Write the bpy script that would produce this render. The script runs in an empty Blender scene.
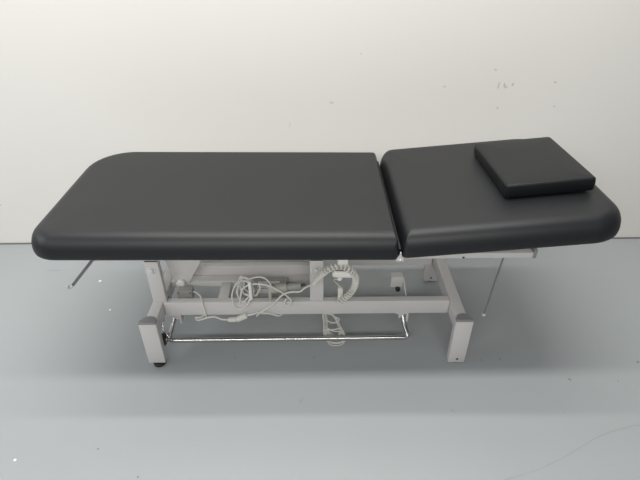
import bpy, bmesh, math, random
from mathutils import Vector, Matrix
random.seed(7)
S = bpy.context.scene
C = S.collection
PI = math.pi

# ------------------------------------------------------------------ camera
cam_d = bpy.data.cameras.new('camera')
cam = bpy.data.objects.new('camera', cam_d); C.objects.link(cam)
cam.location = (0.0257, 0, 1.5)
cam.rotation_euler = (PI/2 - 0.5974, 0, -0.013)
cam_d.sensor_fit = 'HORIZONTAL'; cam_d.sensor_width = 36.0
cam_d.lens = 486.05/640*36.0
cam_d.clip_start = 0.02
S.camera = cam

# ------------------------------------------------------------------ world, lamps, exposure
w = bpy.data.worlds.new('World'); S.world = w; w.use_nodes = True
bg = w.node_tree.nodes['Background']
bg.inputs[0].default_value = (0.95, 0.98, 1.0, 1); bg.inputs[1].default_value = 0.13

def area(name, loc, rot, sx, sy, power, col=(1, 1, 1)):
    d = bpy.data.lights.new(name, 'AREA'); d.shape = 'RECTANGLE'
    d.size = sx; d.size_y = sy; d.energy = power; d.color = col
    o = bpy.data.objects.new(name, d); C.objects.link(o)
    o.location = loc; o.rotation_euler = rot
    return o
# two rows of ceiling strip lamps parallel to the wall, daylight from the open left side, plus an added fill high behind the camera to lift the wall and foot fronts
area('ceiling_strip_lamp', (-0.2, 1.88, 3.2), (0, 0, 0), 3.2, 0.12, 33, (1, 0.985, 0.955))
area('ceiling_strip_lamp', (-0.2, 1.10, 3.2), (0, 0, 0), 3.0, 0.24, 62, (1, 0.985, 0.955))
area('high_fill_behind', (-0.6, -2.3, 3.0), (PI/2-0.55, 0, 0), 4.2, 0.5, 105, (1.0, 0.99, 0.97))
area('daylight_from_left', (-3.8, 0.4, 2.2), (0, -PI/2+0.3, 0), 1.4, 2.6, 45, (0.93, 0.97, 1.0))

S.view_settings.view_transform = 'Standard'
S.view_settings.look = 'None'
S.view_settings.gamma = 1
S.view_settings.use_curve_mapping = False
S.view_settings.exposure = 0.0

# ------------------------------------------------------------------ materials
def mat(name, col, rough=0.5, metal=0.0, spec=0.5, var=0.0, vscale=6.0, bump=0.0, bscale=200.0, col2=None):
    m = bpy.data.materials.new(name); m.use_nodes = True
    nt = m.node_tree; b = nt.nodes['Principled BSDF']
    b.inputs['Base Color'].default_value = (*col, 1)
    b.inputs['Roughness'].default_value = rough
    b.inputs['Metallic'].default_value = metal
    b.inputs['Specular IOR Level'].default_value = spec
    tc = nt.nodes.new('ShaderNodeTexCoord')
    if var > 0:
        n = nt.nodes.new('ShaderNodeTexNoise'); n.inputs['Scale'].default_value = vscale
        n.inputs['Detail'].default_value = 5
        nt.links.new(tc.outputs['Object'], n.inputs['Vector'])
        r = nt.nodes.new('ShaderNodeMix'); r.data_type = 'RGBA'
        c2 = col2 or tuple(c*(1-var) for c in col)
        r.inputs[6].default_value = (*col, 1); r.inputs[7].default_value = (*c2, 1)
        nt.links.new(n.outputs['Fac'], r.inputs[0])
        nt.links.new(r.outputs[2], b.inputs['Base Color'])
    if bump > 0:
        n2 = nt.nodes.new('ShaderNodeTexNoise'); n2.inputs['Scale'].default_value = bscale
        n2.inputs['Detail'].default_value = 3
        nt.links.new(tc.outputs['Object'], n2.inputs['Vector'])
        bp = nt.nodes.new('ShaderNodeBump'); bp.inputs['Strength'].default_value = bump
        bp.inputs['Distance'].default_value = 0.002
        nt.links.new(n2.outputs['Fac'], bp.inputs['Height'])
        nt.links.new(bp.outputs['Normal'], b.inputs['Normal'])
    return m

M = {}
M['wall'] = mat('wall_paint', (0.81, 0.785, 0.743), 0.75, var=0.035, vscale=1.3, bump=0.06, bscale=60)
M['floor'] = mat('floor_paint', (0.350, 0.373, 0.382), 0.45, spec=0.4, var=0.10, vscale=1.6, bump=0.05, bscale=9, col2=(0.328, 0.350, 0.358))
M['gap'] = mat('joint_dark', (0.22, 0.215, 0.21), 0.9, var=0.3, vscale=9)
M['scuff'] = mat('scuff_grey', (0.33, 0.345, 0.35), 0.7, var=0.2, vscale=40)
M['dent'] = mat('dent_grey', (0.62, 0.61, 0.60), 0.8, var=0.2, vscale=40)
M['speck'] = mat('speck_dark', (0.16, 0.16, 0.165), 0.7, var=0.2, vscale=40)
M['chip'] = mat('chip_white', (0.85, 0.85, 0.84), 0.7, var=0.1, vscale=40)
M['vinyl'] = mat('black_vinyl', (0.010, 0.011, 0.013), 0.46, spec=0.46, var=0.15, vscale=5, bump=0.05, bscale=420)
M['vinyl_dark'] = mat('black_vinyl_pillow', (0.008, 0.009, 0.010), 0.42, spec=0.33, var=0.15, vscale=8, bump=0.10, bscale=60)
M['steel'] = mat('grey_powder_coat', (0.63, 0.61, 0.595), 0.42, spec=0.4, var=0.05, vscale=10)
M['cap'] = mat('grey_plastic_cap', (0.26, 0.26, 0.265), 0.45, var=0.08, vscale=20)
M['darkcap'] = mat('dark_plastic', (0.05, 0.05, 0.052), 0.5, var=0.1, vscale=20)
M['rubber'] = mat('black_rubber', (0.018, 0.018, 0.018), 0.55, var=0.2, vscale=30)
M['chrome'] = mat('chrome', (0.52, 0.515, 0.50), 0.24, metal=1.0, var=0.05, vscale=30)
M['zinc'] = mat('zinc_bolt', (0.75, 0.75, 0.74), 0.38, metal=0.45, var=0.05, vscale=60)
M['rod'] = mat('dull_steel_rod', (0.25, 0.25, 0.25), 0.35, metal=0.8, var=0.05, vscale=60)
M['cord'] = mat('pale_grey_cord', (0.70, 0.69, 0.63), 0.45, var=0.08, vscale=30)
M['white'] = mat('cream_plastic', (0.78, 0.76, 0.70), 0.35, var=0.04, vscale=30)
M['box'] = mat('grey_plastic', (0.34, 0.33, 0.31), 0.5, var=0.08, vscale=30)
M['beige'] = mat('beige_plastic', (0.44, 0.42, 0.37), 0.5, var=0.08, vscale=30)
M['label'] = mat('label_white', (0.80, 0.80, 0.79), 0.5, var=0.03, vscale=50)
M['ink'] = mat('label_ink', (0.10, 0.10, 0.11), 0.6, var=0.05, vscale=50)

# ------------------------------------------------------------------ helpers (all shapes are given in world coordinates)
def empty(name, loc, label=None, cat=None, group=None):
    o = bpy.data.objects.new(name, None); C.objects.link(o)
    o.location = loc; o.empty_display_size = 0.1
    if label: o['label'] = label
    if cat: o['category'] = cat
    if group: o['group'] = group
    return o
def tag(o, label, cat, group=None):
    o['label'] = label; o['category'] = cat
    if group: o['group'] = group
WORLD_POS = {}
def wpos(o):
    p = Vector((0, 0, 0))
    while o:
        p += Vector(o.location); o = o.parent
    return p
def obj(name, bm, m, parent=None, smooth=True, label=None, angle=40):
    bmesh.ops.recalc_face_normals(bm, faces=bm.faces[:])
    me = bpy.data.meshes.new(name)
    lo = Vector((1e9,)*3); hi = Vector((-1e9,)*3)
    for v in bm.verts:
        for i in range(3):
            lo[i] = min(lo[i], v.co[i]); hi[i] = max(hi[i], v.co[i])
    c = Vector(((lo.x+hi.x)/2, (lo.y+hi.y)/2, lo.z))
    bmesh.ops.translate(bm, verts=bm.verts[:], vec=-c)
    bm.to_mesh(me); bm.free()
    ms = m if isinstance(m, (list, tuple)) else [m]
    for k in ms: me.materials.append(k)
    if smooth:
        for p in me.polygons: p.use_smooth = True
        try: me.set_sharp_from_angle(angle=math.radians(angle))
        except Exception: pass
    o = bpy.data.objects.new(name, me); C.objects.link(o)
    if parent:
        o.parent = parent; o.location = c - wpos(parent)
    else:
        o.location = c
    if label: o['label'] = label
    return o
def box(bm, x0, x1, y0, y1, z0, z1, bev=0.0, mi=0):
    r = bmesh.ops.create_cube(bm, size=1)
    vs = r['verts']
    for v in vs:
        v.co = Vector(((x0+x1)/2 + v.co.x*(x1-x0), (y0+y1)/2 + v.co.y*(y1-y0), (z0+z1)/2 + v.co.z*(z1-z0)))
    fs = set(f for v in vs for f in v.link_faces)
    for f in fs: f.material_index = mi
    if bev > 0:
        es = list(set(e for v in vs for e in v.link_edges))
        bmesh.ops.bevel(bm, geom=es, offset=bev, segments=3, profile=0.5, affect='EDGES')
    return bm
def B(*a, **k):
    return box(bmesh.new(), *a, **k)
def bar(bm, p, q, wd, dp, bev=0.003, up=(0, 0, 1)):
    """rectangular bar from p to q, wd wide and dp deep"""
    p = Vector(p); q = Vector(q); d = (q-p).normalized(); u = Vector(up)
    s = d.cross(u)
    if s.length < 1e-4: s = d.cross(Vector((0, 1, 0)))
    s.normalize(); u = s.cross(d).normalized()
    b2 = bmesh.new(); L = (q-p).length
    box(b2, -wd/2, wd/2, 0, L, -dp/2, dp/2, bev)
    mt = Matrix((( s.x, d.x, u.x, p.x), (s.y, d.y, u.y, p.y), (s.z, d.z, u.z, p.z), (0, 0, 0, 1)))
    b2.transform(mt); t = bpy.data.meshes.new('t'); b2.to_mesh(t); b2.free(); bm.from_mesh(t); bpy.data.meshes.remove(t)
    return bm
def disc(bm, c, ax, r, h, seg=24, bev=0.0, r2=None):
    """cylinder of radius r starting at c and running h along axis ax"""
    ax = Vector(ax).normalized()
    b2 = bmesh.new()
    rr = bmesh.ops.create_cone(b2, cap_ends=True, segments=seg, radius1=r, radius2=r if r2 is None else r2, depth=h)
    bmesh.ops.translate(b2, verts=b2.verts[:], vec=(0, 0, h/2))
    if bev > 0:
        es = [e for e in b2.edges if abs(e.verts[0].co.z-e.verts[1].co.z) < 1e-6]
        bmesh.ops.bevel(b2, geom=es, offset=bev, segments=3, profile=0.5, affect='EDGES')
    b2.transform(Matrix.Translation(c) @ Vector((0, 0, 1)).rotation_difference(ax).to_matrix().to_4x4())
    t = bpy.data.meshes.new('t'); b2.to_mesh(t); b2.free(); bm.from_mesh(t); bpy.data.meshes.remove(t)
    return bm
def spline(pts, n=8, closed=False):
    P = [Vector(p) for p in pts]; out = []; N = len(P)
    rng = range(N if closed else N-1)
    for i in rng:
        if closed: a, b, c, d = P[i-1], P[i], P[(i+1) % N], P[(i+2) % N]
        else: a, b, c, d = P[max(i-1, 0)], P[i], P[i+1], P[min(i+2, N-1)]
        for k in range(n):
            t = k/n
            out.append(0.5*((2*b) + (c-a)*t + (2*a-5*b+4*c-d)*t*t + (3*b-a-3*c+d)*t**3))
    if not closed: out.append(P[-1].copy())
    return out
def frames(path):
    T = [((path[min(i+1, len(path)-1)] - path[max(i-1, 0)])).normalized() for i in range(len(path))]
    n = T[0].orthogonal().normalized(); F = []
    for i, t in enumerate(T):
        if i: n = T[i-1].rotation_difference(t) @ n
        n = (n - t*n.dot(t)).normalized(); F.append((t, n, t.cross(n)))
    return F
def tube(bm, path, r, seg=8, flat=1.0):
    path = [Vector(p) for p in path]; F = frames(path); rings = []
    for p, (t, n, b) in zip(path, F):
        rings.append([bm.verts.new(p + n*math.cos(2*PI*k/seg)*r + b*math.sin(2*PI*k/seg)*r*flat) for k in range(seg)])
    for a, b in zip(rings, rings[1:]):
        for k in range(seg):
            bm.faces.new((a[k], a[(k+1) % seg], b[(k+1) % seg], b[k]))
    bm.faces.new(rings[0][::-1]); bm.faces.new(rings[-1])
    return bm
def prism_xz(bm, poly, y0, y1):
    a = [bm.verts.new((x, y0, z)) for x, z in poly]; b = [bm.verts.new((x, y1, z)) for x, z in poly]
    n = len(poly); bm.faces.new(a); bm.faces.new(b[::-1])
    for k in range(n): bm.faces.new((a[k], b[k], b[(k+1) % n], a[(k+1) % n]))
    return bm
def prism_xy(bm, poly, z0, z1):
    a = [bm.verts.new((x, y, z0)) for x, y in poly]; b = [bm.verts.new((x, y, z1)) for x, y in poly]
    n = len(poly); bm.faces.new(a[::-1]); bm.faces.new(b)
    for k in range(n): bm.faces.new((a[k], a[(k+1) % n], b[(k+1) % n], b[k]))
    return bm

def cushion(x0, x1, y0, y1, z0, slope, xref, prof, radii, seg=10, kx=(1, 1)):
    """upholstered pad: rounded-rectangle rings (radii = corner radii at x0y0, x1y0, x1y1, x0y1) stacked by prof [(inset, z)]"""
    bm = bmesh.new(); rings = []
    corners = [(x0, y0, PI, radii[0]), (x1, y0, 1.5*PI, radii[1]), (x1, y1, 0, radii[2]), (x0, y1, 0.5*PI, radii[3])]
    for ins, z in prof:
        ring = []
        for cx, cy, a0, r in corners:
            sx = 1 if cx == x0 else -1; sy = 1 if cy == y0 else -1
            rr = max(r-ins, 0.004)
            ox = cx + sx*(ins*kx[0 if sx > 0 else 1]+rr); oy = cy + sy*(ins+rr)
            for k in range(seg+1):
                a = a0 + 0.5*PI*k/seg
                x = ox + rr*math.cos(a); y = oy + rr*math.sin(a)
                ring.append(bm.verts.new((x, y, z0 + z + slope*(x-xref))))
        rings.append(ring)
    n = len(rings[0])
    for a, b in zip(rings, rings[1:]):
        for k in range(n): bm.faces.new((a[k], a[(k+1) % n], b[(k+1) % n], b[k]))
    bm.faces.new(rings[0][::-1]); bm.faces.new(rings[-1])
    return bm
def pad_profile(T, roll=0.058, crown=0.006):
    P = [(0.03, 0.0), (0.010, 0.0), (0.004, 0.002), (0.001, 0.006)]
    zc = 0.014
    for k in range(15):
        a = k/14*PI/2
        P.append((roll*(1-math.cos(a)**0.9), zc + (T-zc-crown)*math.sin(a)**1.0))
    for i in (0.075, 0.10, 0.13, 0.17, 0.21, 0.25, 0.29):
        P.append((i, T - crown + crown*math.sin(min(1, (i-roll)/0.24)*PI/2)))
    return P

# ------------------------------------------------------------------ the setting
def dot(bm, x, y, r, z, mi, ex=1.0, ang=0.0):
    n = 9; vs = []
    for k in range(n):
        a = 2*PI*k/n; q = r*random.uniform(0.7, 1.2)
        dx, dy = q*ex*math.cos(a), q*math.sin(a)
        vs.append(bm.verts.new((x+dx*math.cos(ang)-dy*math.sin(ang), y+dx*math.sin(ang)+dy*math.cos(ang), z)))
    f = bm.faces.new(vs); f.material_index = mi
bm = B(-6, 6, -4, 2.5, -0.1, 0.0)
for x, y, r, mi in [(0.691, 1.337, .0032, 2), (0.769, 1.342, .0036, 2), (1.188, 1.225, .003, 2), (0.919, 1.085, .004, 1),
                    (-1.024, 1.863, .008, 3), (-0.708, 0.965, .003, 2), (-0.545, 0.866, .003, 2), (-0.967, 0.929, .005, 3),
                    (-0.026, 1.145, .003, 1), (1.317, 1.319, .005, 2), (1.196, 1.384, .004, 1), (0.143, 1.015, .003, 1),
                    (-0.904, 1.654, .005, 3), (0.02, 1.36, .003, 2), (-0.30, 1.36, .003, 2), (0.70, 1.245, .002, 1)]:
    dot(bm, x, y, r, 0.0006, mi)
dot(bm, 1.005, 1.235, .003, 0.0006, 2, 3, -1.1)
dot(bm, 0.52, 1.10, .003, 0.0006, 1, 3, -0.9)
dot(bm, -1.282, 1.95, .004, 0.0006, 1, 9, 0.02)
dot(bm, -0.03, 1.15, .0025, 0.0006, 1, 5, 1.0)
ck = spline([(0.56, 0.82, 0), (0.625, 0.841, 0), (0.75, 0.876, 0), (0.87, 0.927, 0), (1.003, 0.992, 0), (1.106, 1.022, 0), (1.165, 1.033, 0), (1.35, 1.045, 0), (1.6, 1.09, 0)], 6)
for a, b in zip(ck, ck[1:]):                                # hairline crack in the paint
    d = (b-a).normalized(); s = Vector((-d.y, d.x, 0))*random.uniform(0.0007, 0.0012)
    f = bm.faces.new([bm.verts.new(Vector((p.x, p.y, 0.0006))) for p in (a-s, b-s, b+s, a+s)]); f.material_index = 1
o = obj('floor', bm, [M['floor'], M['scuff'], M['speck'], M['chip']], smooth=False); o['kind'] = 'structure'

# back wall, standing a hair off square to the table
bm = B(-6, 6, 0, 0.15, 0.0, 3.0)
def wdot(x, z, r, ex=1.0, ang=0.0):
    n = 8; vs = []
    for k in range(n):
        a = 2*PI*k/n; q = r*random.uniform(0.7, 1.2); dx, dz = q*ex*math.cos(a), q*math.sin(a)
        vs.append(bm.verts.new((x+dx*math.cos(ang)-dz*math.sin(ang), -0.0006, z+dx*math.sin(ang)+dz*math.cos(ang))))
    f = bm.faces.new(vs); f.material_index = 1
for x, z, r, ex, an in [(0.232, 0.982, .003, 1, 0), (0.109, 0.767, .004, 2, 0.3), (0.10, 0.77, .002, 2, -0.5), (0.833, 0.912, .004, 1.8, -0.3), (0.861, 0.842, .004, 4, 1.5),
                        (0.888, 0.842, .005, 3, 1.9), (0.90, 0.835, .003, 2, 1.2), (0.925, 0.846, .005, 1.5, 0.8), (1.115, 0.856, .004, 2, -0.4),
                        (0.877, 0.738, .004, 1.5, 0.9), (1.141, 0.744, .003, 2, 0), (0.617, 0.838, .004, 2, 0), (-0.087, 0.664, .002, 6, 1.5), (-1.6, 0.24, .004, 5, 0.1)]:
    wdot(x, z, r, ex, an)
o = obj('wall_back', bm, [M['wall'], M['dent']], smooth=False); o['kind'] = 'structure'
o.location = (0, 2.195+0.075, 0); o.rotation_euler = (0, 0, 0.0034)
bm = B(-6, 6, 2.1895, 2.1945, 0.0, 0.007)
o = obj('trim_back', bm, M['gap'], smooth=False); o['kind'] = 'structure'; o.rotation_euler = (0, 0, 0.0034)

# ------------------------------------------------------------------ the examination table
YC = 1.58
T = empty('examination_table', (0, YC, 0), 'long black padded examination table on a pale grey steel base before the wall', 'examination table')
ZR = 0.222                                                     # top of the base tubes

# upholstery
o = obj('leg_section_cushion', cushion(-0.894, 0.2925, 1.238, 1.933, 0.574, -0.008, 0.287, pad_profile(0.090), (0.098, 0.022, 0.05, 0.18), kx=(1, 0.35)), M['vinyl'], T, angle=70)
o = obj('backrest_cushion', cushion(0.303, 1.020, 1.238, 1.936, 0.579, 0.088, 0.30, pad_profile(0.091), (0.022, 0.12, 0.17, 0.07), kx=(0.6, 1)), M['vinyl'], T, angle=70)

# frame under the upholstery
for y in (1.285, 1.855):
    obj('side_rail', B(-0.71, 0.745, y, y+0.03, 0.547, 0.5685, 0.003), M['steel'], T)
    bm = bmesh.new(); bar(bm, (0.33, y+0.015, 0.5725), (0.90, y+0.015, 0.6215), 0.028, 0.006, 0.002)
    obj('backrest_rail', bm, M['steel'], T)
for x in (-0.70, -0.585, 0.03, 0.25, 0.70):
    obj('frame_crossbar', B(x-0.015, x+0.015, 1.315, 1.855, 0.548, 0.5685, 0.003), M['steel'], T)
for y in (1.2845, 1.8545):                                     # end plugs of the rails
    obj('rail_end_cap', B(0.7451, 0.757, y, y+0.031, 0.545, 0.580, 0.004), M['cap'], T)
for y in (1.243, 1.926):
    bm = bmesh.new(); prism_xz(bm, [(0.284, 0.569), (0.311, 0.569), (0.308, 0.580), (0.301, 0.590), (0.2995, 0.603), (0.2960, 0.603), (0.2945, 0.590), (0.287, 0.580)], y, y+0.005)
    h = obj('hinge', bm, M['steel'], T)
    bm = disc(bmesh.new(), (0.2975, y-0.004, 0.576), (0, 1, 0), 0.004, 0.004, 16, 0.001); obj('hinge_pin', bm, M['zinc'], h)

obj('hinge_flap', B(0.2935, 0.3025, 1.262, 1.912, 0.578, 0.606, 0.002), M['vinyl'], T, label='black vinyl flap closing the gap between the two cushions')
# base: two cross tubes with feet, two long rails
XLf, XRf = -0.600, 0.586
for x in (XLf, XRf):
    s = 0.012 if x < 0 else -0.010
    obj('cross_tube', B(x-0.021+s*0.5, x+0.021+s*0.5, 1.350, 1.838, 0.158, ZR, 0.003), M['steel'], T)
    for yf, yb in ((1.323, 1.353), (1.866, 1.836)):
        left_pad = (x < 0)
        z0 = 0.018 if left_pad else 0.004
        y0, y1 = min(yf, yb), max(yf, yb)
        ft = obj('foot', B(x-0.033, x+0.033, y0, y1, z0, ZR, 0.0025), M['steel'], T)
        poly = []
        sg = 1 if yf < yb else -1
        for k in range(17):
            a = PI*k/16
            poly.append((x+0.033*math.cos(a), yf + sg*0.002 + sg*0.040*math.sin(a)))
        if sg < 0: poly = poly[::-1]
        bm = prism_xy(bmesh.new(), poly, ZR+0.0003, ZR+0.009)
        top = [e for e in bm.edges if all(v.co.z > ZR+0.005 for v in e.verts)]
        bmesh.ops.bevel(bm, geom=top, offset=0.004, segments=3, profile=0.5, affect='EDGES')
        obj('end_cap', bm, M['cap'], ft, label='rounded dark grey plastic end cap')
        if left_pad:
            bm = disc(bmesh.new(), (x+0.004, (y0+y1)/2, 0.0), (0, 0, 1), 0.024, 0.014, 24, 0.004)
            disc(bm, (x+0.004, (y0+y1)/2, 0.012), (0, 0, 1), 0.007, 0.008, 12)
            obj('levelling_pad', bm, M['rubber'], ft, label='round black rubber pad under the foot')
        else:
            bm = disc(bmesh.new(), (x, (y0+y1)/2, 0.0), (0, 0, 1), 0.012, 0.006, 20)
            obj('levelling_pad', bm, M['rubber'], ft)
            yy = y0-0.0012
            bm = disc(bmesh.new(), (x+0.001, yy, 0.024), (0, 1, 0), 0.0048, 0.0015, 16)
            obj('screw_hole', bm, M['darkcap'], ft)
for y0 in (1.446, 1.765):
    obj('base_rail', B(XLf+0.028, XRf-0.027, y0, y0+0.030, 0.156, ZR, 0.003), M['steel'], T)
obj('cross_beam', B(-0.572, 0.005, 1.578, 1.618, 0.196, ZR, 0.002), M['steel'], T)          # low beam between the rails
obj('beam_channel', B(-0.50, 0.003, 1.622, 1.650, 0.205, 0.268, 0.003), M['steel'], T)
obj('tie_tube', B(-0.361, -0.320, 1.478, 1.576, 0.190, ZR-0.001, 0.002), M['steel'], T)

# lift arms standing on the rails
for x, y in ((-0.584, 1.450), (0.032, 1.450), (-0.584, 1.767), (0.032, 1.767)):
    w2 = 0.0265
    bm = B(x-w2, x+w2, y, y+0.026, ZR+0.0005, 0.418, 0.003)
    a = obj('lift_arm', bm, M['steel'], T)
    obj('arm_plug', B(x-w2+0.003, x+w2-0.003, y+0.002, y+0.024, 0.4182, 0.4225, 0.001), M['darkcap'], a, label='dark plastic plug closing the top of the arm')
    bm = disc(bmesh.new(), (x-0.004, y-0.0025, 0.380), (0, 1, 0), 0.0160, 0.0025, 24, 0.0006)
    disc(bm, (x-0.004, y-0.0105, 0.380), (0, 1, 0), 0.0105, 0.008, 24, 0.003)
    obj('bolt', bm, M['zinc'], a, label='shiny round pivot bolt')
    bm = B(x-0.020, x+0.020, y+0.0265, y+0.0325, 0.350, 0.556, 0.001)
    obj('pivot_bracket', bm, M['steel'], T)
    obj('bracket_plate', B(x-0.024, x+0.024, y+0.0265, y+0.052, 0.5395, 0.5435, 0.001), M['steel'], T)

# gusset plate with its roller behind the left arm
bm = prism_xz(bmesh.new(), [(-0.580, 0.545), (-0.395, 0.545), (-0.420, 0.36), (-0.492, 0.232), (-0.540, 0.222), (-0.552, 0.262), (-0.577, 0.40)], 1.556, 1.562)
g = obj('gusset_plate', bm, M['steel'], T, smooth=False)
bm = disc(bmesh.new(), (-0.520, 1.538, 0.240), (0, 1, 0), 0.016, 0.017, 24, 0.004); obj('roller', bm, M['label'], g, label='white round roller')
bm = disc(bmesh.new(), (-0.536, 1.546, 0.229), (0, 1, 0), 0.008, 0.010, 16, 0.002); obj('bolt', bm, M['zinc'], g)
for y, z in ((1.515, 0.19), (1.60, 0.19), (1.66, 0.20)):
    obj('screw_head', disc(bmesh.new(), (XLf+0.0271, y, z), (1, 0, 0), 0.005, 0.002, 12, 0.0006), M['darkcap'], T)

# rail-mounted electrics
b_ = obj('limit_switch_box', B(-0.528, -0.468, 1.495, 1.532, 0.190, 0.238, 0.004), M['box'], T)
for x, z in ((-0.521, 0.200), (-0.521, 0.231), (-0.475, 0.231), (-0.475, 0.200)):
    obj('box_screw', disc(bmesh.new(), (x, 1.4935, z), (0, 1, 0), 0.003, 0.002, 10), M['darkcap'], b_)
ct = obj('control_box', B(-0.262, -0.085, 1.500, 1.576, 0.196, 0.246, 0.004), M['box'], T, label='grey control box tucked behind the front rail')
lb = obj('label_plate', B(-0.206, -0.118, 1.4988, 1.4999, 0.224, 0.244, 0.0), M['label'], ct, label='small white label')
bm = bmesh.new()
for k, (xa, xb) in enumerate(((-0.202, -0.150), (-0.202, -0.165), (-0.202, -0.140))):
    z = 0.2405 - 0.006*k; box(bm, xa, xb, 1.4982, 1.4987, z-0.0010, z+0.0010)
obj('label_print', bm, M['ink'], lb)
lid = obj('label_plate', B(-0.206, -0.118, 1.506, 1.545, 0.2462, 0.2472), M['label'], ct)
bm = bmesh.new()
tube(bm, [(-0.150, 1.462, 0.276), (-0.085, 1.462, 0.284)], 0.0185, 20)
act = obj('actuator_plug', bm, M['beige'], T, label='ribbed beige cable connector above the rail')
bm = bmesh.new()
for k in range(7):
    x = -0.140 + k*0.0085; disc(bm, (x, 1.462, 0.2772+k*0.0011), (1, 0.12, 0.12), 0.0203, 0.0042, 20, 0.001)
obj('connector_rib', bm, M['beige'], act)
bm = bmesh.new(); tube(bm, spline([(-0.085, 1.462, 0.284), (-0.078, 1.462, 0.285), (-0.038, 1.460, 0.292), (-0.030, 1.460, 0.293)], 4), 0.0140, 16)
obj('connector_collar', bm, M['box'], act)
bm = bmesh.new(); tube(bm, [(-0.030, 1.460, 0.293), (-0.012, 1.458, 0.300)], 0.0050, 10); obj('connector_nose', bm, M['darkcap'], act)
obj('connector_clip', B(-0.158, -0.145, 1.452, 1.474, ZR, 0.300, 0.002), M['beige'], T)

# pedal bracket on the rear side and the foot control bar
def pedal_bracket(x, y, zt, zb):
    bm = B(x-0.024, x+0.024, y, y+0.004, zb, zt, 0.001)
    box(bm, x-0.024, x+0.024, y+0.004, y+0.034, zt-0.004, zt, 0.001)
    p = obj('pedal_bracket', bm, M['steel'], T)
    obj('pedal_stop', disc(bmesh.new(), (x+0.006, y-0.012, zb-0.006), (0, 1, 0), 0.010, 0.018, 20, 0.003), M['rubber'], p)
    bm = bmesh.new(); tube(bm, [(x+0.026, y+0.002, zt-0.006), (x+0.040, y-0.04, 0.17)], 0.003, 8); obj('lever_rod', bm, M['steel'], p)
pedal_bracket(0.362, 1.550, 0.258, 0.206)
FB = bmesh.new(); YB, ZB = 1.400, 0.064
xl, xr = -0.562, 0.398
pth = [(xl+0.012, 1.468, 0.124)] + [(xl+0.006, 1.44, 0.098), (xl, YB+0.014, ZB+0.013), (xl+0.004, YB+0.003, ZB+0.002), (xl+0.018, YB, ZB)]
fb = [Vector(p) for p in spline(pth, 5)]
fb += [Vector((xl+0.018 + (xr-xl-0.036)*k/12, YB, ZB+0.004*k/12)) for k in range(1, 13)]
fb += [Vector(p) for p in spline([(xr-0.018, YB, ZB+0.004), (xr-0.004, YB+0.003, ZB+0.006), (xr, YB+0.014, ZB+0.017), (xr-0.008, 1.44, 0.098), (xr-0.014, 1.468, 0.124)], 5)][1:]
tube(FB, fb, 0.0098, 14)
fbar = obj('foot_control_bar', FB, M['chrome'], T, label='long thin chrome bar hung below the front rail')
for x in (xl+0.022, xr-0.022):
    bm = B(x-0.026, x+0.026, 1.450, 1.482, 0.148, 0.1558, 0.0015); box(bm, x+0.018, x+0.026, 1.446, 1.480, 0.110, 0.150, 0.002)
    box(bm, x-0.010, x+0.012, 1.462, 1.478, 0.116, 0.150, 0.002)
    obj('bar_hanger', bm, M['steel'], T)
bm = disc(bmesh.new(), (-0.590, 1.392, 0.078), (1, 0, 0), 0.026, 0.018, 28, 0.005)
wh = obj('bar_wheel', bm, M['rubber'], fbar, label='small black wheel at the end of the bar')
bm = disc(bmesh.new(), (-0.573, 1.392, 0.078), (1, 0, 0), 0.013, 0.008, 20, 0.003); disc(bm, (-0.600, 1.392, 0.078), (1, 0, 0), 0.006, 0.05, 12)
obj('wheel_hub', bm, M['chrome'], wh)
bm = bmesh.new(); tube(bm, spline([(-0.585, 1.450, 0.145), (-0.586, 1.42, 0.110), (-0.560, 1.400, 0.080)], 5), 0.0045, 10); obj('bar_strut', bm, M['chrome'], fbar)

# rods hanging at both ends of the frame
bm = bmesh.new(); bar(bm, (-0.695, 1.283, 0.560), (-0.784, 1.262, 0.462), 0.010, 0.005, 0.001, up=(0, 1, 0))
r_ = obj('roll_holder_rod', bm, M['rod'], T, label='short dull steel arm sloping down from the left end')
bm = bmesh.new(); tube(bm, spline([(-0.780, 1.262, 0.466), (-0.790, 1.255, 0.460), (-0.790, 1.248, 0.478)], 5), 0.0045, 10); obj('rod_tip', bm, M['zinc'], r_)
bm = bmesh.new(); tube(bm, [(0.655, 1.300, 0.545), (0.6375, 1.300, 0.285)], 0.0033, 12); tube(bm, [(0.655, 1.300, 0.545), (0.655, 1.300, 0.5425)], 0.007, 12)
r_ = obj('roll_holder_rod', bm, M['rod'], T, label='thin grey rod hanging from the right end')
bm = disc(bmesh.new(), (0.6372, 1.300, 0.278), (0.067, 0, 1), 0.0062, 0.010, 16, 0.002); obj('rod_tip', bm, M['zinc'], r_)
obj('rail_screw', disc(bmesh.new(), (0.515, 1.2835, 0.552), (0, 1, 0), 0.004, 0.002, 12), M['darkcap'], T)

# hook that carries the hand control
bm = B(0.104, 0.138, 1.3160, 1.3195, 0.502, 0.5465, 0.001)
box(bm, 0.104, 0.138, 1.3180, 1.3700, 0.502, 0.5055, 0.001)
box(bm, 0.104, 0.138, 1.366, 1.370, 0.432, 0.5050, 0.001)
hk = obj('hand_control_hook', bm, M['white'], T, label='cream hook under the front edge')
obj('hook_screw', disc(bmesh.new(), (0.121, 1.3145, 0.527), (0, 1, 0), 0.004, 0.002, 12), M['zinc'], hk)

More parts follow.
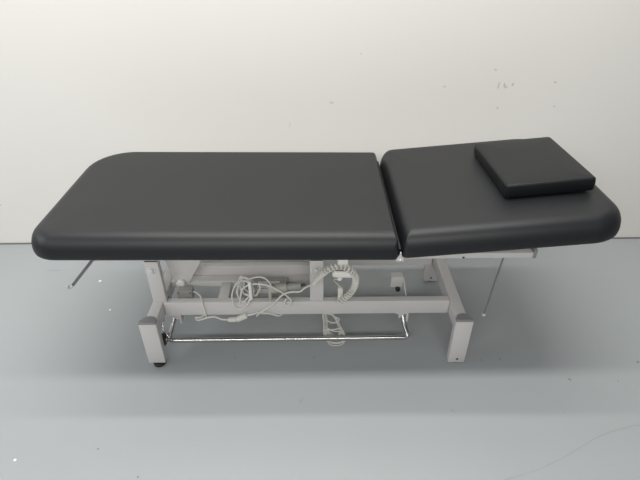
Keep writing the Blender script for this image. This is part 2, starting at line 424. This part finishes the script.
# ------------------------------------------------------------------ pillow on the backrest
P = cushion(-0.147, 0.147, -0.184, 0.184, 0.0, 0, 0,
            [(0.02, 0.0), (0.004, 0.0), (0.001, 0.003), (0.0, 0.008), (-0.0015, 0.024), (0.0, 0.040), (0.0015, 0.044), (0.005, 0.0465), (0.012, 0.0475), (0.03, 0.0485), (0.06, 0.0495), (0.10, 0.050)],
            (0.012, 0.012, 0.016, 0.012), seg=5)
from mathutils import noise
for v in P.verts:
    q = noise.noise(v.co*14)*0.0022
    v.co.z += q*(v.co.z/0.05); v.co.y += q*0.6
P.transform(Matrix.Translation((0.802, 1.588, 0.7165)) @ Matrix.Rotation(-0.014, 4, 'X') @ Matrix.Rotation(-math.atan(0.087), 4, 'Y') @ Matrix.Rotation(math.radians(0.8), 4, 'Z'))
pil = obj('pillow', P, M['vinyl_dark'], None, angle=60)
tag(pil, 'square flat black vinyl pillow lying on the raised right end of the table', 'pillow')

# ------------------------------------------------------------------ hand control with its coiled cord
HC = empty('hand_control', (0.121, 1.352, 0.427), 'cream hand control with a coiled cord, hung under the front edge of the table', 'remote control')
bm = cushion(-0.039, 0.039, -0.013, 0.013, 0, 0, 0, [(0.012, 0.0), (0.006, 0.001), (0.002, 0.004), (0.0, 0.010), (0.001, 0.018), (0.004, 0.023), (0.009, 0.026), (0.0115, 0.0265)], (0.0128,)*4, seg=8)
bm.transform(Matrix.Translation((0.1235, 1.350, 0.424)) @ Matrix.Rotation(0.04, 4, 'Y'))
hb = obj('handset_body', bm, M['white'], HC)
bm = bmesh.new(); tube(bm, [(0.118, 1.352, 0.429), (0.114, 1.352, 0.410)], 0.010, 16, 0.8); obj('cord_boot', bm, M['white'], HC)
for xa in (0.096, 0.130): obj('handset_button', B(xa, xa+0.012, 1.3375, 1.3395, 0.437, 0.445, 0.0008), M['label'], hb)
core = spline([(0.018, 1.40, 0.350), (0.0365, 1.37, 0.404), (0.061, 1.338, 0.458), (0.088, 1.330, 0.482), (0.119, 1.328, 0.487), (0.147, 1.330, 0.469), (0.168, 1.345, 0.426), (0.171, 1.375, 0.362), (0.154, 1.39, 0.309), (0.120, 1.40, 0.262)], 90)
F = frames(core); L = 0; hel = []
for i, (p, (t, n, b)) in enumerate(zip(core, F)):
    if i: L += (p-core[i-1]).length
    a = 2*PI*L/0.0136; k = min(1, L/0.12)
    rr = 0.0056 + 0.0046*k
    hel.append(p + n*math.cos(a)*rr + b*math.sin(a)*rr)
bm = bmesh.new(); tube(bm, hel, 0.0031, 6); obj('coiled_cord', bm, M['cord'], HC)
bm = bmesh.new(); tube(bm, spline([(0.114, 1.352, 0.408), (0.100, 1.365, 0.400), (0.095, 1.39, 0.375), (0.112, 1.42, 0.330), (0.124, 1.425, 0.310)], 6), 0.0026, 8)
obj('lead_wire', bm, M['cord'], HC)
bm = bmesh.new(); bar(bm, (0.122, 1.418, 0.258), (0.122, 1.424, 0.312), 0.020, 0.014, 0.003, up=(0, 1, 0)); obj('cord_junction', bm, M['cord'], HC)
bm = bmesh.new()
tube(bm, spline([(0.018, 1.40, 0.350), (0.010, 1.41, 0.337), (-0.013, 1.425, 0.311), (-0.032, 1.430, 0.289), (-0.063, 1.43, 0.287), (-0.094, 1.43, 0.277), (-0.118, 1.43, 0.252), (-0.144, 1.434, 0.216), (-0.170, 1.436, 0.195), (-0.195, 1.437, 0.172), (-0.210, 1.445, 0.150), (-0.20, 1.47, 0.147), (-0.18, 1.49, 0.148)], 7), 0.0036, 8)
obj('straight_cord', bm, M['cord'], HC)

# ------------------------------------------------------------------ loose cables
bm = bmesh.new()
def loop(cx, cz, rx, rz, y, tilt, n=1, jit=0.0, dy=0.0):
    pts = []
    for k in range(12*n+1):
        a = 2*PI*k/12 + 0.7
        x = rx*math.cos(a)*(1+random.uniform(-jit, jit)); z = rz*math.sin(a)*(1+random.uniform(-jit, jit))
        pts.append((cx + x*math.cos(tilt)-z*math.sin(tilt), y + dy*k/12 + 0.010*math.sin(a), cz + x*math.sin(tilt)+z*math.cos(tilt)))
    return pts
tube(bm, spline(loop(-0.258, 0.272, 0.036, 0.064, 1.437, -0.25, 2, 0.05, -0.003), 5), 0.0026, 8)
tube(bm, spline(loop(-0.250, 0.282, 0.028, 0.050, 1.452, -0.15, 2, 0.16, -0.002), 5), 0.0026, 8)
tube(bm, spline(loop(-0.242, 0.290, 0.024, 0.040, 1.466, 0.35, 3, 0.22, -0.002), 5), 0.0026, 8)
tube(bm, spline(loop(-0.225, 0.272, 0.030, 0.036, 1.480, 0.75, 2, 0.22, -0.002), 5), 0.0026, 8)
tube(bm, spline([(-0.270, 1.437, 0.222), (-0.252, 1.432, 0.300), (-0.215, 1.44, 0.318), (-0.165, 1.44, 0.316), (-0.125, 1.44, 0.295), (-0.085, 1.437, 0.262), (-0.068, 1.433, 0.238), (-0.078, 1.432, 0.218), (-0.095, 1.433, 0.228), (-0.085, 1.436, 0.248)], 7), 0.0036, 8)
tube(bm, spline([(-0.235, 1.46, 0.325), (-0.19, 1.46, 0.338), (-0.16, 1.455, 0.330), (-0.142, 1.45, 0.300)], 6), 0.0034, 8)
tube(bm, spline([(-0.467, 1.508, 0.226), (-0.452, 1.495, 0.234), (-0.430, 1.472, 0.236), (-0.418, 1.445, 0.226), (-0.412, 1.437, 0.19), (-0.409, 1.438, 0.158), (-0.412, 1.46, 0.148)], 7), 0.0030, 8)
tube(bm, spline([(-0.412, 1.46, 0.150), (-0.435, 1.44, 0.150), (-0.452, 1.436, 0.152), (-0.445, 1.436, 0.138), (-0.410, 1.436, 0.150), (-0.378, 1.436, 0.156), (-0.349, 1.435, 0.143), (-0.322, 1.432, 0.143)], 6), 0.0034, 8)
tube(bm, spline([(-0.245, 1.430, 0.168), (-0.225, 1.430, 0.172), (-0.195, 1.434, 0.180), (-0.150, 1.44, 0.165), (-0.120, 1.445, 0.150), (-0.10, 1.47, 0.148)], 6), 0.0034, 8)
CB = obj('connection_cable', bm, M['cord'], T, label='pale grey cable looped over the front rail')
bm = bmesh.new(); bar(bm, (-0.322, 1.432, 0.143), (-0.288, 1.430, 0.146), 0.018, 0.014, 0.004); bar(bm, (-0.288, 1.430, 0.146), (-0.245, 1.430, 0.168), 0.022, 0.017, 0.005)
obj('inline_plug', bm, M['cord'], CB)
obj('cable_tie', B(-0.228, -0.216, 1.425, 1.444, 0.252, 0.338, 0.002), M['label'], CB, label='pale strap around the loops')

MC = empty('mains_cable', (0.10, 1.45, 0.0), 'tied bundle of thin pale cable dangling below the middle of the front rail', 'cable')
bm = bmesh.new()
random.seed(3)
for k in range(8):                                              # long narrow loops hanging from the rail to the floor
    j = lambda s=0.004: random.uniform(-s, s)
    t = k/7
    x0 = 0.056 + 0.014*t; ym = 1.446 + 0.030*t; zb = 0.007 + 0.030*t + j(0.003)
    pts = [(x0, ym+0.006, 0.147), (x0+0.004+j(), ym, 0.105), (x0+0.006+j(), ym-0.012, 0.055), (0.082+0.014*t+j(), ym-0.024, zb+0.006), (0.112+0.004*t+j(), ym-0.028, zb),
           (0.148-0.020*t+j(.006), ym-0.024, zb+0.012), (0.150-0.026*t+j(.006), ym-0.014, 0.050+j()), (0.126-0.012*t+j(), ym-0.004, 0.095+j()), (0.098-0.010*t+j(), ym+0.004, 0.138), (0.075+j(), ym+0.008, 0.150)]
    tube(bm, spline(pts, 6, closed=True) + [Vector(pts[0])], 0.0020, 7)
tube(bm, spline([(0.066, 1.446, 0.128), (0.092, 1.438, 0.116), (0.114, 1.440, 0.118), (0.122, 1.446, 0.130), (0.100, 1.45, 0.138)], 6), 0.0022, 7)
tube(bm, spline([(0.062, 1.436, 0.080), (0.095, 1.428, 0.086), (0.132, 1.434, 0.092)], 6), 0.0022, 7)
tube(bm, spline([(0.064, 1.440, 0.096), (0.095, 1.430, 0.078), (0.140, 1.432, 0.070)], 6), 0.0022, 7)
obj('cable_strand', bm, M['cord'], MC)
